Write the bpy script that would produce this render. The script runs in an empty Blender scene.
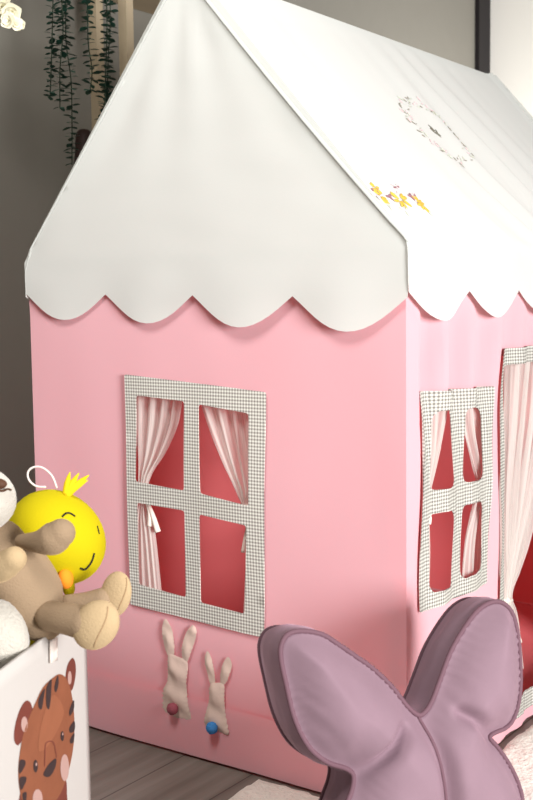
import bpy, bmesh, math, random
import numpy as np
from mathutils import Vector, Matrix, noise
from mathutils.geometry import delaunay_2d_cdt

S = bpy.context.scene
COL = S.collection
random.seed(7)

# ------------------------------------------------------------------ camera
FPX, PITCH, YAW, ROLL = 1133.24, 0.09325, 0.61594, -0.01306
CAM = Vector((0.81793, -1.52307, 0.82541))
Fw = Vector((-math.sin(YAW) * math.cos(PITCH), math.cos(YAW) * math.cos(PITCH), -math.sin(PITCH)))
R0 = Fw.cross(Vector((0, 0, 1))).normalized()
U0 = R0.cross(Fw)
Rt = R0 * math.cos(ROLL) + U0 * math.sin(ROLL)
Up = U0 * math.cos(ROLL) - R0 * math.sin(ROLL)
cd = bpy.data.cameras.new('camera')
cam = bpy.data.objects.new('camera', cd)
COL.objects.link(cam)
m = Matrix((Rt, Up, -Fw)).transposed().to_4x4()
m.translation = CAM
cam.matrix_world = m
cd.sensor_fit = 'VERTICAL'
cd.sensor_height = 24.0
cd.sensor_width = 16.0
cd.lens = FPX * 24.0 / 800.0
cd.clip_start = 0.05
cd.dof.use_dof = True
cd.dof.focus_distance = 1.9
cd.dof.aperture_fstop = 5.6
S.camera = cam

# ------------------------------------------------------------------ world, lights, exposure
w = bpy.data.worlds.new('world')
S.world = w
w.use_nodes = True
w.node_tree.nodes['Background'].inputs[0].default_value = (1.0, 0.94, 0.87, 1)
w.node_tree.nodes['Background'].inputs[1].default_value = 0.13

def area(name, loc, target, size, power, color, size_y=None):
    l = bpy.data.lights.new(name, 'AREA')
    l.energy = power
    l.color = color
    l.size = size
    if size_y:
        l.shape = 'RECTANGLE'
        l.size_y = size_y
    o = bpy.data.objects.new(name, l)
    COL.objects.link(o)
    o.location = loc
    o.rotation_euler = (Vector(target) - Vector(loc)).to_track_quat('-Z', 'Y').to_euler()
    return o

area('window_daylight', (2.4, -1.08, 0.92), (-0.15, 0.25, 0.75), 0.8, 124, (1.0, 0.99, 0.975), 0.8)
area('room_light', (-0.05, -1.05, 1.95), (-0.4, 0.0, 0.85), 0.5, 20, (1.0, 0.97, 0.92))
area('far_corner_fill', (-0.35, 2.35, 0.85), (-1.24, 2.8, 1.1), 0.4, 18, (1.0, 0.97, 0.93))  # added fill, hidden behind the playhouse, brightens the far corner

S.view_settings.view_transform = 'Standard'
S.view_settings.look = 'None'
S.view_settings.gamma = 1.0
S.view_settings.use_curve_mapping = False
S.view_settings.exposure = 0.1

# ------------------------------------------------------------------ helpers
def ray(px, py):
    return Fw + Rt * ((px - 266.5) / FPX) - Up * ((py - 400.0) / FPX)

def on_plane(px, py, p, n):
    d = ray(px, py)
    t = (Vector(p) - CAM).dot(Vector(n)) / d.dot(Vector(n))
    return CAM + d * t

def at(px, py, depth):
    return CAM + ray(px, py) * depth

def lin(r, g, b):
    f = lambda c: (c / 255.0 / 12.92) if c / 255.0 <= 0.04045 else ((c / 255.0 + 0.055) / 1.055) ** 2.4
    return (f(r), f(g), f(b), 1.0)

class Mat:
    def __init__(s, name):
        s.m = bpy.data.materials.new(name)
        s.m.use_nodes = True
        s.nt = s.m.node_tree
        s.nt.nodes.clear()
        s.out = s.node('ShaderNodeOutputMaterial')
    def node(s, t, **kw):
        n = s.nt.nodes.new(t)
        for k, v in kw.items():
            if k in ('operation', 'blend_type', 'data_type', 'noise_dimensions', 'wave_type', 'bands_direction', 'feature'):
                setattr(n, k, v)
            else:
                n.inputs[k].default_value = v
        return n
    def link(s, a, b):
        s.nt.links.new(a, b)
    def bump(s, scale, strength, dist=0.002, detail=4.0, coord='Object', stretch=None):
        tc = s.node('ShaderNodeTexCoord')
        n = s.node('ShaderNodeTexNoise', Scale=scale, Detail=detail)
        src = tc.outputs[coord]
        if stretch:
            mp = s.node('ShaderNodeMapping')
            mp.inputs['Scale'].default_value = stretch
            s.link(src, mp.inputs['Vector'])
            src = mp.outputs[0]
        s.link(src, n.inputs['Vector'])
        b = s.node('ShaderNodeBump', Strength=strength, Distance=dist)
        s.link(n.outputs['Fac'], b.inputs['Height'])
        return b

def plain(name, col, rough=0.8, bump=None, var=0.0, sheen=0.0, spec=0.2, varscale=20):
    M = Mat(name)
    p = M.node('ShaderNodeBsdfPrincipled')
    p.inputs['Base Color'].default_value = col
    p.inputs['Roughness'].default_value = rough
    p.inputs['Specular IOR Level'].default_value = spec
    if sheen:
        p.inputs['Sheen Weight'].default_value = sheen
        p.inputs['Sheen Roughness'].default_value = 0.4
        p.inputs['Sheen Tint'].default_value = tuple(min(1, c * 2.2) for c in col[:3]) + (1,)
    if var:
        tc = M.node('ShaderNodeTexCoord')
        n = M.node('ShaderNodeTexNoise', Scale=varscale, Detail=5.0)
        M.link(tc.outputs['Object'], n.inputs['Vector'])
        mx = M.node('ShaderNodeMix', data_type='RGBA')
        mx.inputs[6].default_value = tuple(c * (1 - var) for c in col[:3]) + (1,)
        mx.inputs[7].default_value = tuple(min(1, c * (1 + var)) for c in col[:3]) + (1,)
        M.link(n.outputs['Fac'], mx.inputs[0])
        M.link(mx.outputs[2], p.inputs['Base Color'])
    if bump:
        b = M.bump(*bump)
        M.link(b.outputs[0], p.inputs['Normal'])
    M.link(p.outputs[0], M.out.inputs[0])
    return M.m

def cloth(name, col, tcol, trans=0.35, bump=(260, 0.12, 0.001)):
    M = Mat(name)
    d = M.node('ShaderNodeBsdfDiffuse', Color=col, Roughness=0.6)
    t = M.node('ShaderNodeBsdfTranslucent', Color=tcol)
    mx = M.node('ShaderNodeMixShader', Fac=trans)
    b = M.bump(*bump)
    M.link(b.outputs[0], d.inputs['Normal'])
    M.link(d.outputs[0], mx.inputs[1])
    M.link(t.outputs[0], mx.inputs[2])
    M.link(mx.outputs[0], M.out.inputs[0])
    return M.m

def gingham(name, axis, tones):
    M = Mat(name)
    tc = M.node('ShaderNodeTexCoord')
    sp = M.node('ShaderNodeSeparateXYZ')
    M.link(tc.outputs['Object'], sp.inputs[0])
    outs = []
    for o, k in ((sp.outputs[axis], 1 / 0.0058), (sp.outputs[2], 1 / 0.0058)):
        a = M.node('ShaderNodeMath', operation='MULTIPLY'); a.inputs[1].default_value = k
        M.link(o, a.inputs[0])
        f = M.node('ShaderNodeMath', operation='FRACT'); M.link(a.outputs[0], f.inputs[0])
        g = M.node('ShaderNodeMath', operation='GREATER_THAN'); g.inputs[1].default_value = 0.5
        M.link(f.outputs[0], g.inputs[0])
        outs.append(g.outputs[0])
    s = M.node('ShaderNodeMath', operation='ADD')
    M.link(outs[0], s.inputs[0]); M.link(outs[1], s.inputs[1])
    h = M.node('ShaderNodeMath', operation='MULTIPLY'); h.inputs[1].default_value = 0.5
    M.link(s.outputs[0], h.inputs[0])
    r = M.node('ShaderNodeValToRGB')
    r.color_ramp.elements[0].color = lin(*tones[0])
    r.color_ramp.elements[1].color = lin(*tones[2])
    e = r.color_ramp.elements.new(0.5); e.color = lin(*tones[1])
    M.link(h.outputs[0], r.inputs[0])
    d = M.node('ShaderNodeBsdfDiffuse')
    t = M.node('ShaderNodeBsdfTranslucent')
    M.link(r.outputs[0], d.inputs[0]); M.link(r.outputs[0], t.inputs[0])
    mx = M.node('ShaderNodeMixShader', Fac=0.12)
    M.link(d.outputs[0], mx.inputs[1]); M.link(t.outputs[0], mx.inputs[2])
    M.link(mx.outputs[0], M.out.inputs[0])
    return M.m

def sheer(name):
    M = Mat(name)
    tc = M.node('ShaderNodeTexCoord')
    mp = M.node('ShaderNodeMapping'); mp.inputs['Scale'].default_value = (26, 1.2, 1)
    M.link(tc.outputs['UV'], mp.inputs['Vector'])
    n = M.node('ShaderNodeTexNoise', Scale=1.0, Detail=3.0)
    M.link(mp.outputs[0], n.inputs['Vector'])
    r = M.node('ShaderNodeMapRange')
    r.inputs['From Min'].default_value = 0.33; r.inputs['From Max'].default_value = 0.7
    r.inputs['To Min'].default_value = 0.34; r.inputs['To Max'].default_value = 0.82
    M.link(n.outputs['Fac'], r.inputs['Value'])
    tr = M.node('ShaderNodeBsdfTransparent')
    d = M.node('ShaderNodeBsdfDiffuse', Color=(0.9, 0.87, 0.83, 1))
    t = M.node('ShaderNodeBsdfTranslucent', Color=(0.9, 0.87, 0.83, 1))
    m1 = M.node('ShaderNodeMixShader', Fac=0.35)
    M.link(d.outputs[0], m1.inputs[1]); M.link(t.outputs[0], m1.inputs[2])
    m2 = M.node('ShaderNodeMixShader')
    M.link(r.outputs[0], m2.inputs[0]); M.link(tr.outputs[0], m2.inputs[1]); M.link(m1.outputs[0], m2.inputs[2])
    M.link(m2.outputs[0], M.out.inputs[0])
    return M.m

def new_obj(name, verts, faces, mat, parent=None, uvs=None, smooth=True, mats=None, fmat=None):
    me = bpy.data.meshes.new(name)
    me.from_pydata([tuple(v) for v in verts], [], [tuple(f) for f in faces])
    for mm in (mats or [mat]):
        me.materials.append(mm)
    if fmat:
        me.polygons.foreach_set('material_index', fmat)
    if uvs:
        ul = me.uv_layers.new(name='UVMap')
        for lp in me.loops:
            ul.data[lp.index].uv = uvs[lp.vertex_index]
    if smooth:
        me.polygons.foreach_set('use_smooth', [True] * len(me.polygons))
    me.update()
    o = bpy.data.objects.new(name, me)
    COL.objects.link(o)
    if parent:
        o.parent = parent
        p = parent
        off = Vector((0, 0, 0))
        if p.type == 'EMPTY':
            off = Vector(p.location)
        o.matrix_parent_inverse = Matrix.Translation(-off)
    return o

def tag(o, label, cat, group=None):
    o['label'] = label
    o['category'] = cat
    if group:
        o['group'] = group
    return o

def empty(name, loc, label, cat, group=None):
    o = bpy.data.objects.new(name, None)
    COL.objects.link(o)
    o.location = loc
    o.empty_display_size = 0.05
    return tag(o, label, cat, group)

def structure(o):
    o['kind'] = 'structure'
    return o

class MB:
    """collects shapes into one mesh"""
    def __init__(s):
        s.v = []; s.f = []; s.mi = []; s.cur = 0
    def add(s, verts, faces):
        n = len(s.v)
        s.v += [Vector(v) for v in verts]
        s.f += [tuple(i + n for i in f) for f in faces]
        s.mi += [s.cur] * len(faces)
    def box(s, lo, hi, mat=None):
        x0, y0, z0 = lo; x1, y1, z1 = hi
        vs = [Vector((x, y, z)) for z in (z0, z1) for y in (y0, y1) for x in (x0, x1)]
        if mat is not None:
            vs = [mat @ v for v in vs]
        s.add(vs, [(0, 2, 3, 1), (4, 5, 7, 6), (0, 1, 5, 4), (2, 6, 7, 3), (0, 4, 6, 2), (1, 3, 7, 5)])
    def tube(s, pts, radii, seg=10, closed=False, cap=True):
        pts = [Vector(p) for p in pts]
        n = len(pts)
        if not hasattr(radii, '__len__'):
            radii = [radii] * n
        vs = []; fs = []
        t0 = (pts[1] - pts[0]).normalized()
        a = t0.orthogonal().normalized()
        prev = t0
        for i in range(n):
            if closed:
                t = (pts[(i + 1) % n] - pts[i - 1]).normalized()
            else:
                t = (pts[min(i + 1, n - 1)] - pts[max(i - 1, 0)]).normalized()
            q = prev.rotation_difference(t)
            a = (q @ a).normalized()
            prev = t
            b = t.cross(a)
            for k in range(seg):
                an = 2 * math.pi * k / seg
                vs.append(pts[i] + (a * math.cos(an) + b * math.sin(an)) * radii[i])
        rng = n if closed else n - 1
        for i in range(rng):
            j = (i + 1) % n
            for k in range(seg):
                k2 = (k + 1) % seg
                fs.append((i * seg + k, i * seg + k2, j * seg + k2, j * seg + k))
        if cap and not closed:
            fs.append(tuple(range(seg - 1, -1, -1)))
            fs.append(tuple((n - 1) * seg + k for k in range(seg)))
        s.add(vs, fs)
    def ellipsoid(s, c, axes, seg=24, rings=16, fn=None):
        """axes: three vectors"""
        c = Vector(c); A, B, C_ = [Vector(x) for x in axes]
        vs = [c + C_ * -1]
        if fn: vs = [c - C_ * fn(0, -1)]
        for i in range(1, rings):
            th = -math.pi / 2 + math.pi * i / rings
            for k in range(seg):
                ph = 2 * math.pi * k / seg
                f = fn(ph, math.sin(th)) if fn else 1.0
                vs.append(c + (A * math.cos(ph) + B * math.sin(ph)) * math.cos(th) * f + C_ * math.sin(th) * (f if fn else 1))
        vs.append(c + C_ * (fn(0, 1) if fn else 1))
        fs = []
        for k in range(seg):
            fs.append((0, 1 + (k + 1) % seg, 1 + k))
        for i in range(rings - 2):
            for k in range(seg):
                k2 = (k + 1) % seg
                fs.append((1 + i * seg + k, 1 + i * seg + k2, 1 + (i + 1) * seg + k2, 1 + (i + 1) * seg + k))
        l = len(vs) - 1
        b = 1 + (rings - 2) * seg
        for k in range(seg):
            fs.append((b + k, b + (k + 1) % seg, l))
        s.add(vs, fs)
    def build(s, name, mat, parent=None, smooth=True, mats=None):
        return new_obj(name, s.v, s.f, mat, parent, smooth=smooth, mats=mats, fmat=s.mi if mats else None)

def spline(pts, n=8, closed=False):
    """Catmull-Rom through pts (any dimension, as Vectors)"""
    P = [Vector(p) for p in pts]
    N = len(P)
    out = []
    segs = N if closed else N - 1
    for i in range(segs):
        if closed:
            p0, p1, p2, p3 = P[i - 1], P[i], P[(i + 1) % N], P[(i + 2) % N]
        else:
            p1, p2 = P[i], P[i + 1]
            p0 = P[i - 1] if i > 0 else p1 * 2 - p2
            p3 = P[i + 2] if i + 2 < N else p2 * 2 - p1
        for k in range(n):
            t = k / n
            out.append(0.5 * ((p1 * 2) + (p2 - p0) * t + (p0 * 2 - p1 * 5 + p2 * 4 - p3) * t * t + (p1 * 3 - p0 - p2 * 3 + p3) * t ** 3))
    if not closed:
        out.append(P[-1].copy())
    return out

def limb(mb, pts, radii, n=8, seg=18):
    """a stuffed limb: round section, rounded ends"""
    Q = spline([Vector((*p, )) for p in pts], n)
    rr = spline([Vector((r, 0, 0)) for r in radii], n)
    rr = [max(0.0005, q.x) for q in rr]
    P = list(Q); Rr = list(rr)
    d0 = (Q[0] - Q[1]).normalized(); d1 = (Q[-1] - Q[-2]).normalized()
    pre = []; prer = []; post = []; postr = []
    for k in range(6, 0, -1):
        a = k / 6 * math.pi / 2
        pre.append(Q[0] + d0 * rr[0] * math.sin(a)); prer.append(max(0.0003, rr[0] * math.cos(a)))
    for k in range(1, 7):
        a = k / 6 * math.pi / 2
        post.append(Q[-1] + d1 * rr[-1] * math.sin(a)); postr.append(max(0.0003, rr[-1] * math.cos(a)))
    mb.tube(pre + P + post, prer + Rr + postr, seg)

def inside(p, poly):
    x, y = p; c = False
    n = len(poly)
    j = n - 1
    for i in range(n):
        xi, yi = poly[i]; xj, yj = poly[j]
        if (yi > y) != (yj > y) and x < (xj - xi) * (y - yi) / (yj - yi) + xi:
            c = not c
        j = i
    return c

def resample(poly, step):
    out = []
    n = len(poly)
    for i in range(n):
        a = Vector(poly[i]); b = Vector(poly[(i + 1) % n])
        k = max(1, int(round((b - a).length / step)))
        for q in range(k):
            out.append(a.lerp(b, q / k))
    return out

def sheet(outer, holes, fn, step):
    """triangulated sheet in (u,v) with holes, mapped by fn -> verts, faces, uvs"""
    loops = [resample(outer, step)] + [resample(h, step) for h in holes]
    vs = []; edges = []
    for lp in loops:
        b = len(vs)
        vs += [Vector((p[0], p[1])) for p in lp]
        edges += [(b + i, b + (i + 1) % len(lp)) for i in range(len(lp))]
    nb = len(vs)
    B = np.array([(v.x, v.y) for v in vs])
    us = [p[0] for p in outer]; ws = [p[1] for p in outer]
    polys = [[(p[0], p[1]) for p in lp] for lp in loops]
    u = min(us) + step / 2
    row = 0
    while u < max(us):
        v = min(ws) + (step / 2 if row % 2 else step)
        while v < max(ws):
            if np.min((B[:, 0] - u) ** 2 + (B[:, 1] - v) ** 2) > (0.55 * step) ** 2:
                if inside((u, v), polys[0]) and not any(inside((u, v), h) for h in polys[1:]):
                    vs.append(Vector((u, v)))
            v += step
        u += step * 0.9
        row += 1
    co, _, fc, _, _, _ = delaunay_2d_cdt(vs, edges, [], 0, 1e-7)
    faces = []
    for f in fc:
        c = sum((co[i] for i in f), Vector((0, 0))) / len(f)
        if inside((c.x, c.y), polys[0]) and not any(inside((c.x, c.y), h) for h in polys[1:]):
            faces.append(tuple(f))
    return [fn(c.x, c.y) for c in co], faces, [(c.x, c.y) for c in co]

def sheet_obj(name, outer, holes, fn, step, mat, parent=None, thick=0.0):
    v, f, uv = sheet(outer, holes, fn, step)
    o = new_obj(name, v, f, mat, parent, uvs=uv)
    if thick:
        md = o.modifiers.new('thickness', 'SOLIDIFY')
        md.thickness = thick
        md.offset = 0
        es = o.modifiers.new('crisp_edges', 'EDGE_SPLIT')
        es.split_angle = math.radians(40)
    return o

def rounded(poly, r, n=5):
    out = []
    N = len(poly)
    for i in range(N):
        p = Vector(poly[i]); a = Vector(poly[i - 1]); b = Vector(poly[(i + 1) % N])
        da = (a - p); db = (b - p)
        ra = min(r, da.length * 0.45); rb = min(r, db.length * 0.45)
        s = p + da.normalized() * ra; e = p + db.normalized() * rb
        for k in range(n + 1):
            t = k / n
            out.append(s * (1 - t) ** 2 + p * 2 * t * (1 - t) + e * t * t)
    return [(q.x, q.y) for q in out]

def nz(x, y, z, s):
    return noise.noise(Vector((x * s, y * s, z * s)))

# ------------------------------------------------------------------ materials
PINK = cloth('pink_cotton', lin(246, 202, 211), lin(250, 92, 94), 0.38)
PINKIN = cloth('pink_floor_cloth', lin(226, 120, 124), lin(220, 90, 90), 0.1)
WHITE = cloth('white_cotton', lin(207, 209, 206), lin(232, 228, 218), 0.17)
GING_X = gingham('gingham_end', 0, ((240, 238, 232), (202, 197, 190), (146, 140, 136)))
GING_Y = gingham('gingham_front', 1, ((222, 221, 214), (180, 177, 170), (126, 122, 118)))  # same gingham as the end, tones darkened to offset the stronger front light
SHEER = sheer('sheer_voile')
RABBIT = plain('cream_felt', lin(226, 198, 186), 0.9, (300, 0.3, 0.001))
POM_M = plain('mauve_pompom', lin(160, 84, 96), 0.95, (420, 0.9, 0.002))
POM_B = plain('blue_pompom', lin(70, 138, 205), 0.95, (420, 0.9, 0.002))
POLE = plain('white_pole', lin(225, 225, 222), 0.4)
VELVET = plain('lilac_velvet', lin(130, 106, 117), 0.75, (90, 0.12, 0.002), 0.06, 0.8, 0.15, 30)
PIPING = plain('plum_piping', lin(104, 76, 86), 0.7, None, 0, 0.3)
FLOORW = None

# ------------------------------------------------------------------ the setting
def floor_mat():
    M = Mat('grey_wood_planks')
    tc = M.node('ShaderNodeTexCoord')
    mp = M.node('ShaderNodeMapping'); mp.inputs['Rotation'].default_value = (0, 0, math.pi / 2)
    M.link(tc.outputs['Object'], mp.inputs['Vector'])
    br = M.node('ShaderNodeTexBrick')
    br.inputs['Scale'].default_value = 1.0
    br.inputs['Brick Width'].default_value = 1.2
    br.inputs['Row Height'].default_value = 0.15
    br.inputs['Mortar Size'].default_value = 0.0015
    br.inputs['Color1'].default_value = lin(146, 140, 132)
    br.inputs['Color2'].default_value = lin(128, 122, 115)
    br.inputs['Mortar'].default_value = lin(84, 78, 74)
    M.link(mp.outputs[0], br.inputs['Vector'])
    m2 = M.node('ShaderNodeMapping'); m2.inputs['Scale'].default_value = (26, 1.6, 1)
    M.link(tc.outputs['Object'], m2.inputs['Vector'])
    n = M.node('ShaderNodeTexNoise', Scale=1.6, Detail=7.0)
    M.link(m2.outputs[0], n.inputs['Vector'])
    r = M.node('ShaderNodeValToRGB')
    r.color_ramp.elements[0].position = 0.3; r.color_ramp.elements[0].color = (0.62, 0.6, 0.58, 1)
    r.color_ramp.elements[1].position = 0.7; r.color_ramp.elements[1].color = (1, 1, 1, 1)
    M.link(n.outputs['Fac'], r.inputs[0])
    mx = M.node('ShaderNodeMix', data_type='RGBA', blend_type='MULTIPLY')
    mx.inputs[0].default_value = 1.0
    M.link(br.outputs['Color'], mx.inputs[6]); M.link(r.outputs[0], mx.inputs[7])
    p = M.node('ShaderNodeBsdfPrincipled', Roughness=0.45)
    M.link(mx.outputs[2], p.inputs['Base Color'])
    M.link(p.outputs[0], M.out.inputs[0])
    return M.m

WL = -1.24          # inner face of the left wall
YB = 3.02           # inner face of the back wall
b = MB(); b.box((WL - 0.1, -2.6, -0.05), (3.2, YB + 0.1, 0.0))
structure(b.build('floor', floor_mat(), smooth=False))
GREYW = plain('grey_plaster', lin(140, 137, 129), 0.7, (60, 0.1, 0.002), 0.03)
b = MB(); b.box((WL - 0.1, -2.6, 0.0), (WL, YB + 0.1, 2.7))
structure(b.build('wall_left', GREYW, smooth=False))
b = MB(); b.box((WL, YB, 0.0), (3.2, YB + 0.1, 2.7))
structure(b.build('wall_back', plain('white_plaster', lin(240, 238, 232), 0.7, (60, 0.1, 0.002)), smooth=False))
b = MB()
b.box((WL, YB - 0.11, 0.0), (WL + 0.02, YB, 2.7))
structure(b.build('trim_1', plain('black_trim', lin(34, 30, 32), 0.5), smooth=False))
b = MB()
b.box((WL, -2.6, 0.0), (WL + 0.015, YB - 0.11, 0.09))
b.box((WL, -2.6, 0.09), (WL + 0.009, YB - 0.11, 0.1))
structure(b.build('baseboard_left', plain('dark_skirting', lin(70, 60, 56), 0.5), smooth=False))

# ------------------------------------------------------------------ the playhouse
W, L, H, RH = 0.8247, 1.22, 0.90, 1.3613
house = empty('playhouse', (-W / 2, L / 2, 0.0),
              'pink fabric playhouse tent with white scalloped roof and gingham windows', 'playhouse')

def bumps_end(x, z):
    e = min(1, (x + W) / 0.06, -x / 0.06)
    e = max(0, e)
    return e * (0.006 * nz(x, 3.1, z, 3.2) + 0.0022 * nz(x, 9.0, z * 0.6, 8))

def end_pt(x, z, off=0.0):
    return Vector((x + 0.010 * max(0, (-x - 0.65) / 0.17) * min(1, (H - z) / 0.1), bumps_end(x, z) - off, z))

def bumps_front(y, z):
    e = max(0, min(1, y / 0.03, (L - y) / 0.03))
    # gathers that run down from the eave and around the window
    g = 0.014 * math.sin(y * 62 + 1.7 * nz(y, z, 0, 4)) * (0.35 + 0.65 * max(0, min(1, (z - 0.3) / 0.4)))
    g *= 0.6 + 0.6 * nz(y, 2.0, z, 5)
    g = (g - 0.003) * max(0, min(1, (0.83 - z) / 0.06))
    return e * (g + 0.005 * nz(y, 7.7, z, 3.5))

def front_pt(y, z, off=0.0):
    return Vector((bumps_front(y, z) + off, y, z))

def ex(px, py, off=0.0):
    p = on_plane(px, py, (0, -off, 0), (0, -1, 0)); return (p.x, p.z)
def fy(px, py, off=0.0):
    p = on_plane(px, py, (off, 0, 0), (1, 0, 0)); return (p.y, p.z)

E_OUT = [ex(*q) for q in ((127, 374), (268, 392), (266, 637), (132, 604))]
E_PANES = [[ex(*q) for q in p] for p in (
    ((138.7, 395), (186, 401), (186.7, 490), (138, 481)),
    ((200.5, 404), (251, 413), (252, 505), (203, 492.7)),
    ((139.7, 502), (187, 510), (187, 597), (140.4, 584)),
    ((202, 513.6), (250, 524.5), (246.8, 613), (202, 602)))]
F_OUT = [fy(*q) for q in ((421, 392), (491, 386), (487, 583), (419, 613))]
F_PANES = [[fy(*q) for q in p] for p in (
    ((433, 411), (453, 408), (451.4, 487), (429, 490.6)),
    ((463, 407), (482.6, 408), (482, 479), (460.7, 482.7)),
    ((429, 514.5), (450.6, 509), (450.3, 586), (428.4, 593.3)),
    ((460, 506), (481, 499), (479, 569), (459.6, 580)))]

def shrink(poly, k):
    c = sum((Vector(p) for p in poly), Vector((0, 0))) / len(poly)
    return [tuple(c + (Vector(p) - c) * k) for p in poly]

# walls: end (seen), front (seen), back and far end
wall_rect = [(-W, 0.004), (0, 0.004), (0, H - 0.012), (-W, H - 0.012)]
sheet_obj('end_wall', wall_rect, [shrink(E_OUT, 0.9)], lambda x, z: end_pt(x, z), 0.016, PINK, house)
sheet_obj('end_wall', wall_rect, [], lambda x, z: Vector((x, L + 0.004 * nz(x, 1, z, 4), z)), 0.05, PINK, house)
# door
D_L = [fy(503, 349), fy(495, 600)]
DY0 = (D_L[0][0] + D_L[1][0]) / 2
DY1 = L - DY0
DZT = fy(503, 349)[1]
sill = [fy(533, 684)[1], fy(533, 702)[1], fy(521, 695)[1], fy(521, 714)[1]]
SZ1 = (sill[0] + sill[2]) / 2; SZ0 = (sill[1] + sill[3]) / 2
door_out = [(DY0, SZ0), (DY1, SZ0), (DY1, DZT), (DY0, DZT)]
fw_ = fy(510, 366)
DT = 0.03
door_in = rounded([(DY0 + 0.026, SZ1), (DY1 - 0.026, SZ1), (DY1 - 0.026, DZT - DT), (DY0 + 0.026, DZT - DT)], 0.02)
F2_OUT = [(L - p[0], p[1]) for p in F_OUT][::-1]
F2_PANES = [[(L - p[0], p[1]) for p in q][::-1] for q in F_PANES]
long_rect = [(0, 0.004), (L, 0.004), (L, H - 0.012), (0, H - 0.012)]
sheet_obj('front_wall', long_rect, [shrink(F_OUT, 0.9), shrink(door_out, 0.96), shrink(F2_OUT, 0.9)],
          lambda y, z: front_pt(y, z), 0.016, PINK, house)
sheet_obj('back_wall', long_rect, [], lambda y, z: Vector((-W + 0.011 + 0.005 * nz(y, 1, z, 4), y, z)), 0.05, PINK, house)
# coral sheets added inside the two far walls to redden the interior
CORAL = cloth('coral_cloth', lin(246, 146, 150), lin(244, 96, 100), 0.22)
sheet_obj('inner_sheet', [(0.01, 0.02), (L - 0.01, 0.02), (L - 0.01, H - 0.02), (0.01, H - 0.02)], [],
          lambda y, z: Vector((-W + 0.020 + 0.005 * nz(y, 1, z, 4), y, z)), 0.04, CORAL, house)
sheet_obj('inner_sheet', [(-W + 0.02, 0.02), (-0.012, 0.02), (-0.012, H - 0.02), (-W + 0.02, H - 0.02)], [],
          lambda x, z: Vector((x, L - 0.009 + 0.004 * nz(x, 1, z, 4), z)), 0.04, CORAL, house)
# floor mat of the tent
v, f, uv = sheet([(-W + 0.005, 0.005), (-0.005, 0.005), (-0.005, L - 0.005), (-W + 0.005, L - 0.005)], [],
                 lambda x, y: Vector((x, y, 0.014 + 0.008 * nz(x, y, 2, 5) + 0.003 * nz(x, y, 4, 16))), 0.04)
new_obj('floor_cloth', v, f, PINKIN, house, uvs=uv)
# hem bands along the foot of the walls
hem = [(-W, 0.006), (-0.001, 0.006), (-0.001, 0.105), (-W, 0.118)]
def hem_grid(fn, u0, u1, z0, ta, tb, nu, nv):
    vs = [fn(u0 + (u1 - u0) * i / nu, z0 + (ta + (tb - ta) * i / nu - z0) * k / nv) for i in range(nu + 1) for k in range(nv + 1)]
    fs = [(i * (nv + 1) + k, (i + 1) * (nv + 1) + k, (i + 1) * (nv + 1) + k + 1, i * (nv + 1) + k + 1) for i in range(nu) for k in range(nv)]
    return new_obj('hem', vs, fs, PINK, house)
hem_grid(lambda x, z: end_pt(x, z, 0.0065 + 0.003 * nz(x, 4, z, 7)), -W, -0.001, 0.006, 0.118, 0.104, 60, 8)
hem2 = [(0.001, 0.006), (L, 0.006), (L, 0.05), (0.001, 0.05)]
hem_grid(lambda y, z: front_pt(y, z, 0.004), 0.001, L, 0.006, 0.05, 0.05, 60, 5)

# frame poles inside the cloth
def pole(a, b_):
    q = MB(); q.tube([a, b_], 0.008, 12); q.build('frame_pole', POLE, house)
i_ = 0.016
for x in (-W + i_, -i_):
    for y in (i_, L - i_):
        pole((x, y, 0.005), (x, y, H - 0.01))
        pole((x, y, H - 0.012), (-W / 2, y, RH - 0.03))
    pole((x, i_, H - 0.012), (x, L - i_, H - 0.012))
pole((-W / 2, i_, RH - 0.02), (-W / 2, L - i_, RH - 0.02))

# window and door frames in gingham
def sag_end(x, z): return end_pt(x, z, 0.0065)
o = sheet_obj('window_frame', rounded(E_OUT, 0.004, 2), [rounded(p, 0.006, 3) for p in E_PANES], sag_end, 0.014, GING_X, house, 0.0012)
def pucker(y, z):
    return front_pt(y, z, 0.006 + 0.0014 * math.sin(y * 210) * math.sin(z * 30))
sheet_obj('window_frame', rounded(F_OUT, 0.004, 2), [rounded(p, 0.018, 5) for p in F_PANES], pucker, 0.010, GING_Y, house, 0.0012)
sheet_obj('window_frame', rounded(F2_OUT, 0.004, 2), [rounded(p, 0.018, 5) for p in F2_PANES], pucker, 0.014, GING_Y, house, 0.0012)
sheet_obj('door_frame', door_out, [door_in], pucker, 0.012, GING_Y, house, 0.0012)

# curtains ------------------------------------------------------------
def curtain(name, left, right, to3, out, amp, waves, mat=SHEER, nu=40, nv=40, parent=house, seed=0):
    A = spline([Vector((p[0], p[1], 0)) for p in left], 10)
    B = spline([Vector((p[0], p[1], 0)) for p in right], 10)
    n = len(A)
    vs = []; uv = []; fs = []
    for i in range(n):
        wdt = (B[i] - A[i]).length
        for k in range(nu + 1):
            u = k / nu
            p = A[i].lerp(B[i], u)
            q = to3(p.x, p.y)
            a = amp * min(1, wdt / 14.0)
            d = a * math.sin(2 * math.pi * waves * u + seed + 0.6 * nz(u * 3, i * 0.03, seed, 2)) + 0.4 * a * nz(u * 9, i * 0.05, seed, 1)
            vs.append(Vector(q) + out * d)
            uv.append((u + seed, i / n))
    for i in range(n - 1):
        for k in range(nu):
            a = i * (nu + 1) + k
            fs.append((a, a + 1, a + nu + 2, a + nu + 1))
    return new_obj(name, vs, fs, mat, parent, uvs=uv)

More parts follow.
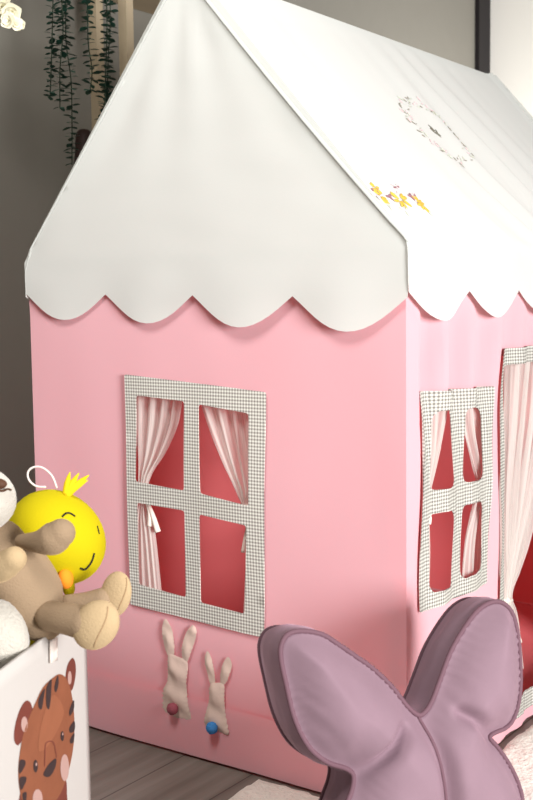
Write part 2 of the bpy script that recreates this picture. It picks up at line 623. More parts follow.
def to_end(px, py): return on_plane(px, py, (0, 0.014, 0), (0, -1, 0))
def to_front(px, py): return on_plane(px, py, (-0.014, 0, 0), (1, 0, 0))
NY = Vector((0, 1, 0)); NX = Vector((-1, 0, 0))
TIE = plain('cream_ribbon', lin(240, 225, 215), 0.7)
c1 = curtain('curtain', [(133, 390), (134, 420), (136, 455), (138, 482), (139, 500), (136, 540), (135, 600)],
             [(181, 398), (176, 425), (164, 453), (150, 476), (146, 500), (154, 535), (161, 602)], to_end, NY, 0.006, 4, seed=1)
c2 = curtain('curtain', [(198, 402), (209, 432), (222, 462), (236, 490), (243, 507), (247, 530), (246, 570), (244, 616)],
             [(257, 412), (257, 440), (257, 470), (255, 492), (250, 508), (254, 530), (255, 570), (255, 618)], to_end, NY, 0.006, 4, seed=2)
c3 = curtain('curtain', [(427, 408), (427, 440), (426, 470), (425, 492), (425, 506), (424, 550), (424, 600)],
             [(449, 405), (443, 440), (436, 468), (431, 489), (429, 506), (430, 550), (429, 600)], to_front, NX, 0.006, 3, seed=3)
c4 = curtain('curtain', [(458, 403), (462, 430), (470, 460), (476, 482), (474, 500), (464, 540), (459, 590)],
             [(488, 403), (488, 430), (487, 460), (485, 482), (485, 500), (486, 540), (486, 580)], to_front, NX, 0.006, 3, seed=4)
# door curtain hangs just inside the doorway, tied at the left jamb
def to_door(px, py): return on_plane(px, py, (-0.012, 0, 0), (1, 0, 0))
c5 = curtain('curtain', [(506, 360), (504, 420), (502, 480), (501, 540), (503, 585), (500, 615), (500, 660)],
             [(566, 355), (556, 420), (541, 480), (525, 545), (510, 590), (513, 615), (519, 668)], to_door, NX, 0.010, 6, nu=60, seed=5)
def to_door2(px, py):
    p = to_door(px, py)
    return p
# right-hand door curtain, mirrored about the middle of the door
v5 = [Vector((v.co.x, L - v.co.y, v.co.z)) for v in c5.data.vertices]
f5 = [tuple(reversed(p.vertices)) for p in c5.data.polygons]
new_obj('curtain', v5, f5, SHEER, house, uvs=[(q[0] + 3, q[1]) for q in [(u_ % 61 / 60.0, u_ / len(v5)) for u_ in range(len(v5))]])

def tie(parent, knot, tails, to3, r=0.0022, band=None):
    mb = MB()
    k = Vector(to3(*knot))
    off = (CAM - k).normalized() * 0.006
    mb.ellipsoid(k + off, (Vector((0.007, 0, 0)), Vector((0, 0.006, 0)), Vector((0, 0, 0.006))), 10, 8)
    if band:
        mb.tube([Vector(to3(*q)) + off for q in band], 0.003, 8)
    for t in tails:
        P = spline([Vector(to3(*knot)) + off] + [Vector(to3(*q)) + off for q in t], 6)
        n = len(P)
        mb.tube(P, [r * (0.6 + 1.5 * (i / n)) for i in range(n)], 8)
    mb.build('tie', TIE, parent)
tie(c1, (143, 501), [[(148, 504), (153, 516), (158, 532)], [(147, 504), (150, 515), (150, 526)]], to_end, 0.0028, [(138, 499), (143, 502), (147, 500)])
tie(c2, (246, 508), [[(247, 525), (245, 538), (243, 552)], [(246, 518), (247, 530), (247, 540)]], to_end, 0.0018, [(242, 506), (247, 509), (251, 507)])
tie(c3, (428, 507), [[(429, 512), (430, 518), (429, 524)]], to_front, 0.0018)
tie(c5, (506, 600), [[(511, 612), (516, 626), (521, 642)], [(510, 612), (513, 630), (517, 640)]], to_door, 0.0012, [(501, 598), (506, 602), (512, 600)])

# rabbits on the end wall ------------------------------------------------
def crop_rabbit(pts): return [(150 + x * 0.1689, 615 + y * 0.1689) for x, y in pts]
def rabbit(body, ears, pom, pmat, inner):
    root = None
    def puff(poly, name, par, h):
        pl = [ex(*q, 0.010) for q in spline_px(poly)]
        B = np.array(pl)
        def fn(x, z):
            d = math.sqrt(np.min((B[:, 0] - x) ** 2 + (B[:, 1] - z) ** 2))
            k = 0.8 * h * (1 - math.exp(-d / 0.006)) + 0.0015 * nz(x, 0, z, 60) * min(1, d / 0.006) + 0.0022 * math.sin((x * 40 + z * 130)) * min(1, d / 0.01)
            return end_pt(x, z, 0.0055 + max(0, k))
        return sheet_obj(name, pl, [], fn, 0.004, RABBIT, par)
    root = puff(body, 'rabbit_applique', house, 0.006)
    for e in ears:
        puff(e, 'rabbit_ear', root, 0.003)
    c = ex(150 + pom[0] * 0.1689, 615 + pom[1] * 0.1689, 0.018)
    mb = MB()
    r = pom[2]
    def fuzz(ph, s): return 1 + 0.10 * nz(math.cos(ph) * 2, math.sin(ph) * 2, s * 2, 3)
    mb.ellipsoid(end_pt(c[0], c[1], 0.012 + r * 0.5), (Vector((r, 0, 0)), Vector((0, r * 0.9, 0)), Vector((0, 0, r))), 24, 16, fuzz)
    t = mb.build('pompom_tail', pmat, root)
    t['label'] = inner
    return root
def spline_px(pts):
    return [(q.x, q.y) for q in spline([Vector((x, y, 0)) for x, y in pts], 4, True)]
r1 = rabbit(crop_rabbit([(100, 235), (150, 250), (205, 275), (214, 330), (208, 420), (222, 530), (240, 622), (190, 625), (130, 600), (72, 560), (72, 450), (95, 390), (98, 310)]),
       [crop_rabbit([(74, 28), (58, 80), (72, 180), (98, 250), (128, 248), (132, 180), (118, 100), (95, 50)]),
        crop_rabbit([(240, 66), (262, 110), (240, 200), (208, 285), (182, 270), (178, 190), (200, 110)])],
       (133, 555, 0.0108), POM_M, 'mauve pompom tail')
r2 = rabbit(crop_rabbit([(348, 412), (385, 405), (430, 415), (436, 500), (442, 590), (462, 712), (400, 690), (320, 655), (326, 580), (344, 500)]),
       [crop_rabbit([(328, 218), (312, 265), (330, 350), (350, 415), (376, 412), (372, 340), (352, 260)]),
        crop_rabbit([(455, 252), (476, 300), (456, 380), (428, 418), (408, 400), (412, 330), (428, 280)])],
       (368, 668, 0.0108), POM_B, 'blue pompom tail')
r1['label'] = 'tall cream rabbit with mauve tail'
r2['label'] = 'short cream rabbit with blue tail'

# roof ---------------------------------------------------------------
ZP, ZV = 0.826, 0.780       # scallop peaks and lowest points
OV = 0.008                  # how far the roof stands off the walls
def scallop(s, n, length):
    fr = (s / length * n) % 1.0
    return ZP - (ZP - ZV) * (math.sin(math.pi * fr) ** 1.05)
NS_E, NS_F = 4, 6
XA, XB = -W + 0.011, OV
edge = []
K = 14 * NS_E
for i in range(K + 1):
    t = i / K
    zp, zv = 0.818 + 0.014 * t, 0.763 + 0.022 * t      # the cover sits a little crooked
    edge.append((XB + (XA - XB) * t, zp - (zp - zv) * math.sin(math.pi * ((t * NS_E) % 1.0)) ** 1.05))
gable_poly = edge + [(XA - 0.002, H - 0.01), (XA + 0.010, H + 0.016), (-W / 2 - 0.012, RH + 0.012), (-W / 2 + 0.012, RH + 0.012), (XB - 0.010, H + 0.016), (XB + 0.002, H - 0.01)]
def gable_fn(sgn, y0):
    def fn(x, z):
        off = OV
        if z < H:
            t = (H - z) / 0.12
            off += 0.006 * t + 0.003 * t * math.sin((x + W) / W * 4 * 2 * math.pi - 1.2)
        else:
            off -= 0.004 * min(1, (z - H) / 0.1)
        e = max(0.0, min(1, (RH - z) / 0.3)) if z > H else 1
        off += 0.0018 * math.exp(-((z - H + 0.004) / 0.006) ** 2)
        # soft folds fanning from the ridge
        ang = math.atan2(x + W / 2, RH + 0.05 - z)
        if z > H - 0.05:
            off += 0.0045 * math.sin(ang * 17 + 0.8) * max(0, min(1, (z - H - 0.06) / 0.25)) * (0.5 + 0.6 * nz(x, 5, z, 3))
        off += 0.006 * nz(x, 11, z, 2.6) + 0.002 * nz(x, 17, z * 2.2, 9)
        if z > H:
            dr = max(0.0, (RH - z) * (W / 2) / (RH - H) - abs(x + W / 2))
            kk = min(1, dr / 0.05)
            off = off * kk + 0.006 * (1 - kk)
        return Vector((x, y0 + sgn * off, z))
    return fn
sheet_obj('gable_panel', gable_poly, [], gable_fn(-1, 0.0), 0.016, WHITE, house)
sheet_obj('gable_panel', gable_poly, [], gable_fn(1, L), 0.05, WHITE, house)

SLOPE = math.hypot(W / 2, RH - H)
Y0R, Y1R = -OV - 0.003, L + OV + 0.003
def slope_point(y, s, side):
    """s>0 runs up the roof from the eave, s<0 hangs down"""
    nx, nzv = (RH - H) / SLOPE, (W / 2) / SLOPE
    # smooth bend over the eave pole
    bend = 0.012
    k = 1 / (1 + math.exp(-max(-40, min(40, s / 0.006))))
    if s > 0:
        px = XB - (W / 2 + OV) * (s / SLOPE); pz = H + (RH + 0.012 - H) * (s / SLOPE)
    else:
        px = XB; pz = H + s
    N = Vector((nx, 0, nzv)) * k + Vector((1, 0, 0)) * (1 - k)
    d = 0.0
    # sleeve for the rake pole
    for ye in (Y0R, Y1R):
        d += 0.008 * math.exp(-(((y - ye) - (0.014 if ye < 0 else -0.014)) / 0.0095) ** 2) * k
    if s > 0:
        up = s / SLOPE
        rk = max(0, min(1, (y - Y0R - 0.02) / 0.04))
        edge_ = max(0, min(1, s / 0.04)) * max(0, min(1, (SLOPE - s) / 0.05))
        g = y * 1.0 + s * 0.16
        wr = math.sin(g * 52 + 2.2 * nz(g, s * 0.5, 1, 5)) * max(0, nz(g * 0.8, 4.4, s * 0.4, 3.4) + 0.28)
        d += rk * edge_ * 0.015 * wr * (1.15 - 0.95 * up)
        q = y + s * 0.10 + 0.02 * nz(y, s, 6, 4)
        wgt = max(0, min(1, (y - 0.06) / 0.25)) * max(0.12, 1 - 1.25 * up) * (0.55 + 0.9 * nz(y * 1.3, 8.8, s * 0.6, 4))
        d += edge_ * 0.0080 * max(0, wgt) * (abs(math.sin(q * 44)) ** 0.7 - 0.6)
        d += edge_ * (0.010 * nz(y, s, 3, 2.4) - 0.010 * math.sin(math.pi * up))
        d += 0.0008 * math.exp(-((s - 0.005) / 0.004) ** 2)
    else:
        t = -s / 0.12
        d += 0.008 * t + 0.004 * t * math.sin(y / L * NS_F * 2 * math.pi - 1.0) + 0.004 * nz(y, s, 8, 12)
    if side < 0 and s > 0:
        d *= 0.15
    p = Vector((px, y, pz)) + N * d
    if side < 0:
        p.x = -W - p.x + 0.022 * max(0, min(1, 1 - s / SLOPE))
    return p
redge = []
K = 14 * NS_F
for i in range(K + 1):
    t = i / K
    redge.append((Y0R + (Y1R - Y0R) * t, scallop(t, NS_F, 1.0) - H))
roof_poly = redge + [(Y1R, SLOPE), (Y0R, SLOPE)]
sheet_obj('roof_panel', roof_poly, [], lambda y, s: slope_point(y, s, 1), 0.013, WHITE, house)
sheet_obj('roof_panel', roof_poly, [], lambda y, s: slope_point(y, s, -1), 0.05, WHITE, house)
# narrow welt along the front rake
mb = MB()
mb.tube([slope_point(Y0R + 0.003, SLOPE * i / 60.0, 1) for i in range(61)], 0.003, 8)
mb.build('rake_seam', WHITE, house)

# embroidery on the roof
RN = Vector(((RH - H) / SLOPE, 0, (W / 2) / SLOPE))
def roof_ys(px, py):
    p = on_plane(px, py, (XB, 0, H), RN)
    return p.y, (p.z - H) / ((RH + 0.012 - H) / SLOPE)
def stitch(mb, y, s, ang, ln, wd):
    """a small raised lens of thread lying on the roof"""
    N = RN; T = Vector((0, 1, 0)); Bv = N.cross(T)
    c = slope_point(y, s, 1) + N * 0.0012
    a = T * math.cos(ang) + Bv * math.sin(ang)
    b_ = N.cross(a)
    mb.ellipsoid(c, (a * ln, b_ * wd, N * 0.0009), 8, 5)
TH_Y = plain('yellow_thread', lin(222, 182, 76), 0.6)
TH_M = plain('mauve_thread', lin(156, 112, 120), 0.6)
TH_P = plain('pink_thread', lin(230, 202, 206), 0.6)
TH_G = plain('sage_thread', lin(206, 210, 194), 0.6)
TH_D = plain('grey_thread', lin(158, 154, 142), 0.6)
rnd = random.Random(3)
def flower(specs, name='flower_embroidery'):
    mb = MB()
    for mi, px, py, n, spread, ln, wd in specs:
        mb.cur = mi
        y, s = roof_ys(px, py)
        for k in range(n):
            a = 2 * math.pi * k / max(n, 1) + rnd.random()
            stitch(mb, y + math.cos(a) * spread, s + math.sin(a) * spread, a, ln, wd)
    mb.build(name, None, house, mats=[TH_Y, TH_M, TH_P, TH_G])
flower([(0, 380, 183, 6, .008, .006, .003), (0, 384, 193, 8, .011, .009, .0035), (1, 374, 188, 2, .003, .004, .003), (2, 375, 197, 3, .006, .006, .002), (3, 391, 204, 3, .006, .006, .0015), (1, 382, 186, 2, .006, .003, .002)])
flower([(0, 403, 197, 10, .012, .010, .0035), (1, 393, 192, 3, .004, .005, .003), (1, 398, 185, 2, .006, .005, .002), (2, 397, 183, 3, .008, .006, .002), (2, 399, 191, 2, .005, .004, .002), (3, 408, 207, 3, .007, .006, .0015)])
flower([(0, 422, 202, 10, .012, .010, .0035), (1, 412, 195, 3, .004, .006, .003), (1, 419, 191, 2, .006, .005, .002), (2, 418, 191, 3, .008, .006, .002), (2, 416, 198, 2, .005, .004, .002), (3, 428, 208, 3, .008, .006, .0015)])
# wreath: fit a circle around its centre
mb = MB()
cy, cs = roof_ys(437, 127)
py_, ps_ = roof_ys(404, 96)
qy_, qs_ = roof_ys(470, 158)
RW = 0.5 * math.hypot(qy_ - py_, qs_ - ps_) * 0.96
for k in range(120):
    a = 2 * math.pi * k / 120 + rnd.uniform(-.05, .05)
    if rnd.random() < 0.2:
        continue
    rr = RW * rnd.uniform(0.78, 1.14)
    mb.cur = rnd.choice([0, 0, 1, 1, 2])
    stitch(mb, cy + math.cos(a) * rr, cs + math.sin(a) * rr, a + rnd.choice([1.2, 2.0, 0.5, 2.6]), rnd.uniform(.004, .008), rnd.uniform(.0010, .0018))
mb.build('wreath_embroidery', None, house, mats=[TH_D, TH_G, TH_P])
mb = MB()
for k in range(7):
    mb.cur = 0
    stitch(mb, cy + rnd.uniform(-.007, .007), cs + rnd.uniform(-.012, .012), rnd.uniform(0.6, 2.4), rnd.uniform(.006, .010), .0017)
mb.build('sprig_embroidery', plain('dark_thread', lin(120, 116, 104), 0.6), house)

# ------------------------------------------------------------------ rug
def rug_mat():
    M = Mat('white_shag')
    p = M.node('ShaderNodeBsdfPrincipled', Roughness=0.95)
    p.inputs['Base Color'].default_value = lin(236, 230, 220)
    p.inputs['Sheen Weight'].default_value = 0.3
    b_ = M.bump(130, 0.9, 0.006, 6)
    M.link(b_.outputs[0], p.inputs['Normal'])
    M.link(p.outputs[0], M.out.inputs[0])
    return M.m
rx = on_plane(246, 790, (0, 0, 0), (0, 0, 1)).x
rug_poly = [(rx, -0.02), (rx + 0.01, -0.34), (0.85, -0.52), (1.25, -0.52), (1.25, 1.35), (0.018, 1.35), (0.018, -0.02)]
RP = np.array([(q.x, q.y) for q in resample(rug_poly, 0.01)])
def rug_fn(x, y):
    d = math.sqrt(np.min((RP[:, 0] - x) ** 2 + (RP[:, 1] - y) ** 2))
    k = 1 - math.exp(-d / 0.008)
    return Vector((x + 0.004 * nz(x, y, 5, 60), y + 0.004 * nz(x, y, 9, 60), 0.0015 + k * (0.0125 + 0.004 * nz(x, y, 0, 45) + 0.003 * nz(x, y, 3, 14))))
v, f, uv = sheet(rug_poly, [], rug_fn, 0.011)
tag(new_obj('rug', v, f, rug_mat(), uvs=uv), 'white fluffy rug on the floor around the front of the playhouse', 'rug')

# ------------------------------------------------------------------ butterfly cushion
PN = Vector((0.845, -0.50, 0.19)).normalized()
PP = at(418, 715, 1.50)
front_px = [(418, 715), (407, 706), (391, 686), (372, 668), (355, 656), (339, 645), (321, 634), (300, 631), (287, 635), (281, 646), (281, 660), (286, 684), (295, 720),
            (309, 747), (327, 762), (345, 768), (353, 775), (352, 789), (346, 806), (339, 830), (341, 855), (360, 878), (388, 884), (412, 868), (436, 846),
            (462, 852), (490, 850), (512, 832), (522, 806), (519, 786), (510, 766), (498, 748), (490, 738), (494, 733), (508, 726), (516, 712), (520, 690), (520, 660), (517, 630),
            (511, 611), (500, 602), (487, 604), (472, 617), (452, 649), (440, 680), (432, 701), (425, 712)]
PU = Vector((0, 0, 1)).cross(PN).normalized()
PV = PN.cross(PU)
def to_uv(p): d = p - PP; return (d.dot(PU), d.dot(PV))
out_uv = [to_uv(on_plane(x, y, PP, PN)) for x, y in front_px]
sm = [(q.x, q.y) for q in spline([Vector((a, b_, 0)) for a, b_ in out_uv], 4, True)]
lowest = min((PP + PU * a + PV * b_).z for a, b_ in sm)
TH = 0.066
def suv(px, py): return to_uv(on_plane(px, py, PP, PN))
seam_c = [suv(*q) for q in ((418, 715), (427, 745), (434, 775), (438, 806), (437, 846))]
seam_c = [(q.x, q.y) for q in spline([Vector((a, b_, 0)) for a, b_ in seam_c], 8)]
cre_l = [suv(*q) for q in ((353, 775), (368, 762), (383, 745), (395, 728))]
cre_r = [suv(*q) for q in ((490, 738), (476, 728), (464, 718), (452, 711))]
def polydist(poly, u, v):
    best = 1e9
    for i in range(len(poly) - 1):
        a = Vector(poly[i]); b_ = Vector(poly[i + 1]); p = Vector((u, v))
        t = max(0, min(1, (p - a).dot(b_ - a) / max(1e-12, (b_ - a).length_squared)))
        best = min(best, (p - a.lerp(b_, t)).length)
    return best
BD = np.array(sm)
def puff_h(u, v, front=True):
    d = math.sqrt(np.min((BD[:, 0] - u) ** 2 + (BD[:, 1] - v) ** 2))
    h = 0.048 * (1 - math.exp(-(d / 0.030) ** 1.45))
    a = 1.0
    a *= 1 - 0.50 * math.exp(-(polydist(seam_c, u, v) / 0.012) ** 2)
    for c, s_ in ((cre_l, 0.55), (cre_r, 0.48)):
        a *= 1 - s_ * math.exp(-(polydist(c, u, v) / 0.010) ** 2)
    wr = 0.0016 * math.sin(u * 95 + v * 60 + 3 * nz(u, v, 1, 14)) * max(0, 0.2 + nz(u, v, 6, 9))
    wr += 0.0022 * math.sin((u + v) * 260 + 9 * nz(u, v, 3, 12)) * math.exp(-((d - 0.016) / 0.012) ** 2) * max(0, 0.35 + nz(u, v, 9, 10))
    return h * a + (wr + 0.004 * nz(u, v, 2, 13)) * min(1, d / 0.03)
cush = empty('butterfly_cushion', PP - Vector((0, 0, PP.z - 0.02)), 'lilac velvet butterfly cushion with plum piping leaning by the pink playhouse corner', 'cushion')
sheet_obj('front_panel', sm, [], lambda u, v: PP + PU * u + PV * v + PN * (puff_h(u, v) - 0.0012), 0.0042, VELVET, cush)
sheet_obj('back_panel', sm, [], lambda u, v: PP + PU * u + PV * v - PN * (TH + puff_h(u, v)), 0.012, VELVET, cush)
gs = [(q.x, q.y) for q in resample(sm, 0.0042)]
vs = []; fs = []
NG = 9
cen = Vector((sum(p[0] for p in gs) / len(gs), sum(p[1] for p in gs) / len(gs)))
n = len(gs)
for i, (u, v) in enumerate(gs):
    t_ = Vector(gs[(i + 1) % n]) - Vector(gs[i - 1])
    on = Vector((t_.y, -t_.x)).normalized()
    pr = Vector((u, v)) + on * 0.004
    if inside((pr.x, pr.y), sm): on = -on
    for k in range(NG):
        t = k / (NG - 1)
        bul = 0.005 * math.sin(math.pi * t) * (1 + 0.6 * nz(u, v, t, 22))
        vs.append(PP + PU * (u + on.x * bul) + PV * (v + on.y * bul) - PN * (TH * t))
for i in range(n):
    j = (i + 1) % n
    for k in range(NG - 1):
        fs.append((i * NG + k, i * NG + k + 1, j * NG + k + 1, j * NG + k))
new_obj('side_band', vs, fs, VELVET, cush)
for off in (0.0, -TH):
    mb = MB()
    mb.tube([PP + PU * u + PV * v + PN * off for u, v in gs], 0.0034, 10, True)
    mb.build('piping', PIPING, cush)
mb = MB()
mb.tube([PP + PU * u + PV * v + PN * (puff_h(u, v) + -0.0005) for u, v in seam_c[:-1]], 0.0024, 8)
mb.build('centre_seam', PIPING, cush)
print('CUSHION lowest z', lowest, 'width', max(a for a, _ in sm) - min(a for a, _ in sm), 'h', max(b_ for _, b_ in sm) - min(b_ for _, b_ in sm))

# ------------------------------------------------------------------ storage box
BZ = 0.40
dirv = Vector((-math.sin(math.radians(23.9)), math.cos(math.radians(23.9)), 0))
BNrm = Vector((math.cos(math.radians(23.9)), math.sin(math.radians(23.9)), 0))
C1 = on_plane(85.5, 606, (0, 0, BZ), (0, 0, 1)); C1.z = 0
BW = 0.36
cen_b = C1 - dirv * BW / 2 - BNrm * BW / 2
sbox = empty('storage_box', cen_b, 'white fabric storage box with a printed tiger face, full of plush toys', 'box')
BOXM = plain('white_canvas', lin(192, 187, 183), 0.75, (200, 0.15, 0.001))
def bpt(a, n_, z):   # a along the face from far corner (0) to near corner (BW), n_ inwards
    return C1 - dirv * a - BNrm * n_ + Vector((0, 0, z))
def bow(a, z, amt):
    return amt * math.sin(math.pi * min(1, max(0, a / BW))) * (0.4 + 0.6 * z / BZ)
def box_face(fn):
    vs = []; fs = []
    A, Z = 24, 20
    for lay, off in ((0, 0.0), (1, 0.005)):
        for i in range(A + 1):
            for k in range(Z + 1):
                vs.append(fn(BW * i / A, off, BZ * k / Z))
    st = (A + 1) * (Z + 1)
    q = lambda l, i, k: l * st + i * (Z + 1) + k
    for i in range(A):
        for k in range(Z):
            fs.append((q(0, i, k), q(0, i + 1, k), q(0, i + 1, k + 1), q(0, i, k + 1)))
            fs.append((q(1, i, k), q(1, i, k + 1), q(1, i + 1, k + 1), q(1, i + 1, k)))
    for i in range(A):
        fs.append((q(0, i, Z), q(0, i + 1, Z), q(1, i + 1, Z), q(1, i, Z)))
        fs.append((q(0, i, 0), q(1, i, 0), q(1, i + 1, 0), q(0, i + 1, 0)))
    for k in range(Z):
        fs.append((q(0, 0, k), q(0, 0, k + 1), q(1, 0, k + 1), q(1, 0, k)))
        fs.append((q(0, A, k), q(1, A, k), q(1, A, k + 1), q(0, A, k + 1)))
    return new_obj('side_panel', vs, fs, BOXM, sbox)
def face_pt(a, off, z): return bpt(a, off - 0.0025 * math.sin(math.pi * a / BW) , z + 0.001)
box_face(lambda a, off, z: face_pt(a, off, z))
box_face(lambda a, off, z: bpt(a, BW - off, z + 0.001))
box_face(lambda a, off, z: bpt(off, a, z + 0.001))
box_face(lambda a, off, z: bpt(BW - off, a, z + 0.001))
mb = MB()
M4 = Matrix.Translation(cen_b) @ Matrix.Rotation(math.atan2(dirv.y, dirv.x), 4, 'Z')
mb.box((-BW / 2 + 0.005, -BW / 2 + 0.005, 0.001), (BW / 2 - 0.005, BW / 2 - 0.005, 0.007), M4)
mb.build('base_panel', BOXM, sbox, smooth=False)

# printed tiger, flat layers on the face of the box
TIG = [plain('tiger_orange', lin(136, 82, 58), 0.8, None, 0.18, 0, 0.2, 30), plain('tiger_rust', lin(112, 58, 48), 0.8, None, 0.12, 0, 0.2, 30),
       plain('tiger_dark', lin(60, 46, 46), 0.8), plain('tiger_blush', lin(180, 146, 138), 0.8), plain('tiger_light', lin(146, 90, 64), 0.8, None, 0.1, 0, 0.2, 30)]
def cr(x, y): return (x * 0.2252, 620 + y * 0.2252)
def face_uv(px, py):
    p = on_plane(px, py, C1, BNrm)
    return (-(p - C1).dot(dirv), p.z)
tig = MB()
def ink(poly, layer, mi, smooth=True, ell=None):
    if ell:
        cx_, cy_, rx_, ry_ = ell
        poly = [(cx_ + rx_ * math.cos(2 * math.pi * k / 16), cy_ + ry_ * math.sin(2 * math.pi * k / 16)) for k in range(16)]
        smooth = False
    q = [cr(*p) for p in poly]
    if smooth: q = [(s_.x, s_.y) for s_ in spline([Vector((x, y, 0)) for x, y in q], 4, True)]
    uvp = [face_uv(*p) for p in q]
    v, f, _ = sheet(uvp, [], lambda a, z: face_pt(a, -0.0004 - 0.00025 * layer, z - 0.001), 0.012)
    tig.cur = mi
    tig.add(v, f)
ink([(105, 358), (78, 400), (58, 470), (54, 530), (70, 556), (92, 530), (118, 480), (135, 420), (128, 370)], 0, 1)
ink(None, 1, 3, ell=(98, 462, 14, 34))
ink([(316, 168), (292, 205), (284, 270), (298, 315), (318, 305), (332, 240), (330, 190)], 0, 1)
ink(None, 1, 3, ell=(303, 256, 9, 30))
ink([(120, 690), (75, 800), (70, 960), (90, 1100), (260, 1100), (300, 960), (292, 800), (270, 680)], 0, 1)
ink([(255, 240), (215, 265), (180, 300), (150, 360), (120, 430), (95, 500), (80, 580), (72, 660), (76, 740), (95, 820), (140, 870), (200, 840), (260, 770), (300, 660), (320, 560), (325, 480), (322, 400), (310, 320), (288, 260)], 1, 0)
ink([(230, 330), (190, 400), (165, 500), (160, 580), (200, 560), (250, 480), (275, 400)], 2, 4)
for st in ([(246, 246), (232, 290), (232, 312), (240, 318), (250, 280)], [(217, 263), (195, 300), (194, 375), (205, 396), (213, 360), (217, 300)],
           [(187, 303), (160, 350), (160, 385), (172, 396), (180, 360)], [(320, 355), (300, 400), (303, 425), (321, 392)], [(323, 448), (300, 478), (303, 500), (324, 490)],
           [(323, 500), (303, 530), (305, 548), (319, 540)], [(76, 625), (98, 622), (100, 645), (75, 682)], [(76, 702), (102, 695), (104, 715), (82, 755)],
           [(88, 772), (106, 764), (104, 800), (95, 812)]):
    ink(st, 3, 2)
ink(None, 3, 2, ell=(267, 515, 8, 22)); ink(None, 3, 2, ell=(146, 648, 10, 28))
ink(None, 4, 3, ell=(268, 506, 2.5, 6)); ink(None, 4, 3, ell=(148, 640, 3, 8))
ink([(238, 614), (205, 640), (180, 686), (208, 695), (234, 655)], 3, 2)
ink([(190, 545), (186, 600), (184, 645), (188, 645), (190, 600), (194, 548), (224, 545), (238, 605), (241, 603), (227, 540)], 3, 1)
ink(None, 3, 3, ell=(278, 655, 20, 60)); ink(None, 3, 3, ell=(155, 792, 22, 42))
tig.build('tiger_print', None, sbox, smooth=False, mats=TIG)['label'] = 'orange striped tiger face print'
# little cloth tab below the rim
tq = [face_uv(*q) for q in ((46, 640), (53, 637), (53, 660), (46, 663))]
v, f, _ = sheet(tq, [], lambda a, z: face_pt(a, -0.0022, z - 0.001), 0.01)
o = new_obj('label_tab', v, f, plain('tab_cloth', lin(226, 214, 206), 0.8), sbox)
md = o.modifiers.new('thickness', 'SOLIDIFY'); md.thickness = 0.002

# ------------------------------------------------------------------ beige plush
FURB = plain('beige_plush', lin(150, 128, 104), 0.95, (380, 0.5, 0.002), 0.07, 0.4, 0.1, 40)
FURL = plain('cream_plush', lin(180, 156, 122), 0.95, (380, 0.5, 0.002), 0.05, 0.4, 0.1, 40)
FURW = plain('white_plush', lin(196, 190, 180), 0.95, (300, 0.8, 0.003), 0.04, 0.4, 0.1, 40)
BRN = plain('brown_stitch', lin(84, 56, 40), 0.6)
DT_ = 1.42       # depth of the plush along the view axis
KP = DT_ / FPX   # metres per pixel at that depth
bear = empty('plush_animal', at(20, 640, DT_ + 0.02), 'beige plush animal lying in the tiger box, feet hanging over its rim', 'plush toy')
mb = MB()
limb(mb, [at(-2, 548, DT_ + 0.03), at(14, 574, DT_ + 0.025), at(32, 602, DT_ + 0.02), at(42, 618, DT_ + 0.02)], [30 * KP, 37 * KP, 35 * KP, 24 * KP], 8, 28)
torso = mb.build('torso', FURB, bear)
mb = MB()
mb.ellipsoid(at(-22, 500, DT_), (Rt * 38 * KP, Up * 34 * KP, Fw * 36 * KP), 28, 20)
head = mb.build('head', FURW, bear)
mb = MB()
mb.ellipsoid(at(-2, 484, DT_ - 0.030), (Rt * 9 * KP, Up * 5.5 * KP, Fw * 6 * KP), 16, 10)
mb.build('nose', BRN, head)
mb = MB()
mb.tube(spline([at(-2, 490, DT_ - 0.038), at(3, 491, DT_ - 0.032), at(8, 489, DT_ - 0.024), at(11, 490, DT_ - 0.012)], 6), 0.0013, 8)
mb.build('mouth', BRN, head)
mb = MB()
limb(mb, [at(22, 541, DT_ - 0.005), at(38, 542, DT_ - 0.03), at(52, 539, DT_ - 0.04), at(61, 533, DT_ - 0.045)], [7 * KP, 11 * KP, 16 * KP, 14 * KP], 8, 22)
mb.build('arm', FURB, bear)
mb = MB()
limb(mb, [at(-14, 574, DT_ - 0.05), at(2, 567, DT_ - 0.07), at(14, 559, DT_ - 0.08)], [12 * KP, 14 * KP, 12 * KP], 8, 22)
mb.build('arm', FURL, bear)
def leg(pts, rad, sole, sr, fwd):
    q = MB(); limb(q, pts, rad, 8, 22)
    lg = q.build('leg', FURB, bear)
    q = MB()
    c = Vector(sole)
    ax = fwd.normalized()
    q.ellipsoid(c, (sr[0], sr[1], ax * sr[2]), 28, 18)
    q.build('foot', FURL, lg)
    q = MB()
    P = []
    for k in range(17):
        t = -0.8 + 1.6 * k / 16
        a = 0.10 * math.sin(t * 2.6) + 0.12
        P.append(c + sr[1] * t + sr[0] * a + ax * sr[2] * math.sqrt(max(0, 1 - t * t - a * a)))
    q.tube(P, 0.0008, 6)
    q.build('sole_seam', plain('tan_thread', lin(160, 132, 100), 0.8), lg)
leg([at(50, 616, DT_ - 0.01), at(68, 619, DT_ - 0.03), at(86, 623, DT_ - 0.045)], [15 * KP, 15.5 * KP, 17 * KP],
    at(96, 625, DT_ - 0.055), (Rt * 22 * KP - Up * 2 * KP, Up * 24 * KP + Rt * 6 * KP, 14 * KP), Rt * 0.35 - Fw * 0.9)
leg([at(62, 604, DT_ + 0.05), at(84, 603, DT_ + 0.045), at(104, 600, DT_ + 0.04)], [9 * KP, 11 * KP, 13 * KP],
    at(116, 594, DT_ + 0.035), (Rt * 14 * KP - Up * 4 * KP, Up * 23 * KP + Rt * 5 * KP, 12 * KP), Rt * 0.6 - Fw * 0.75)

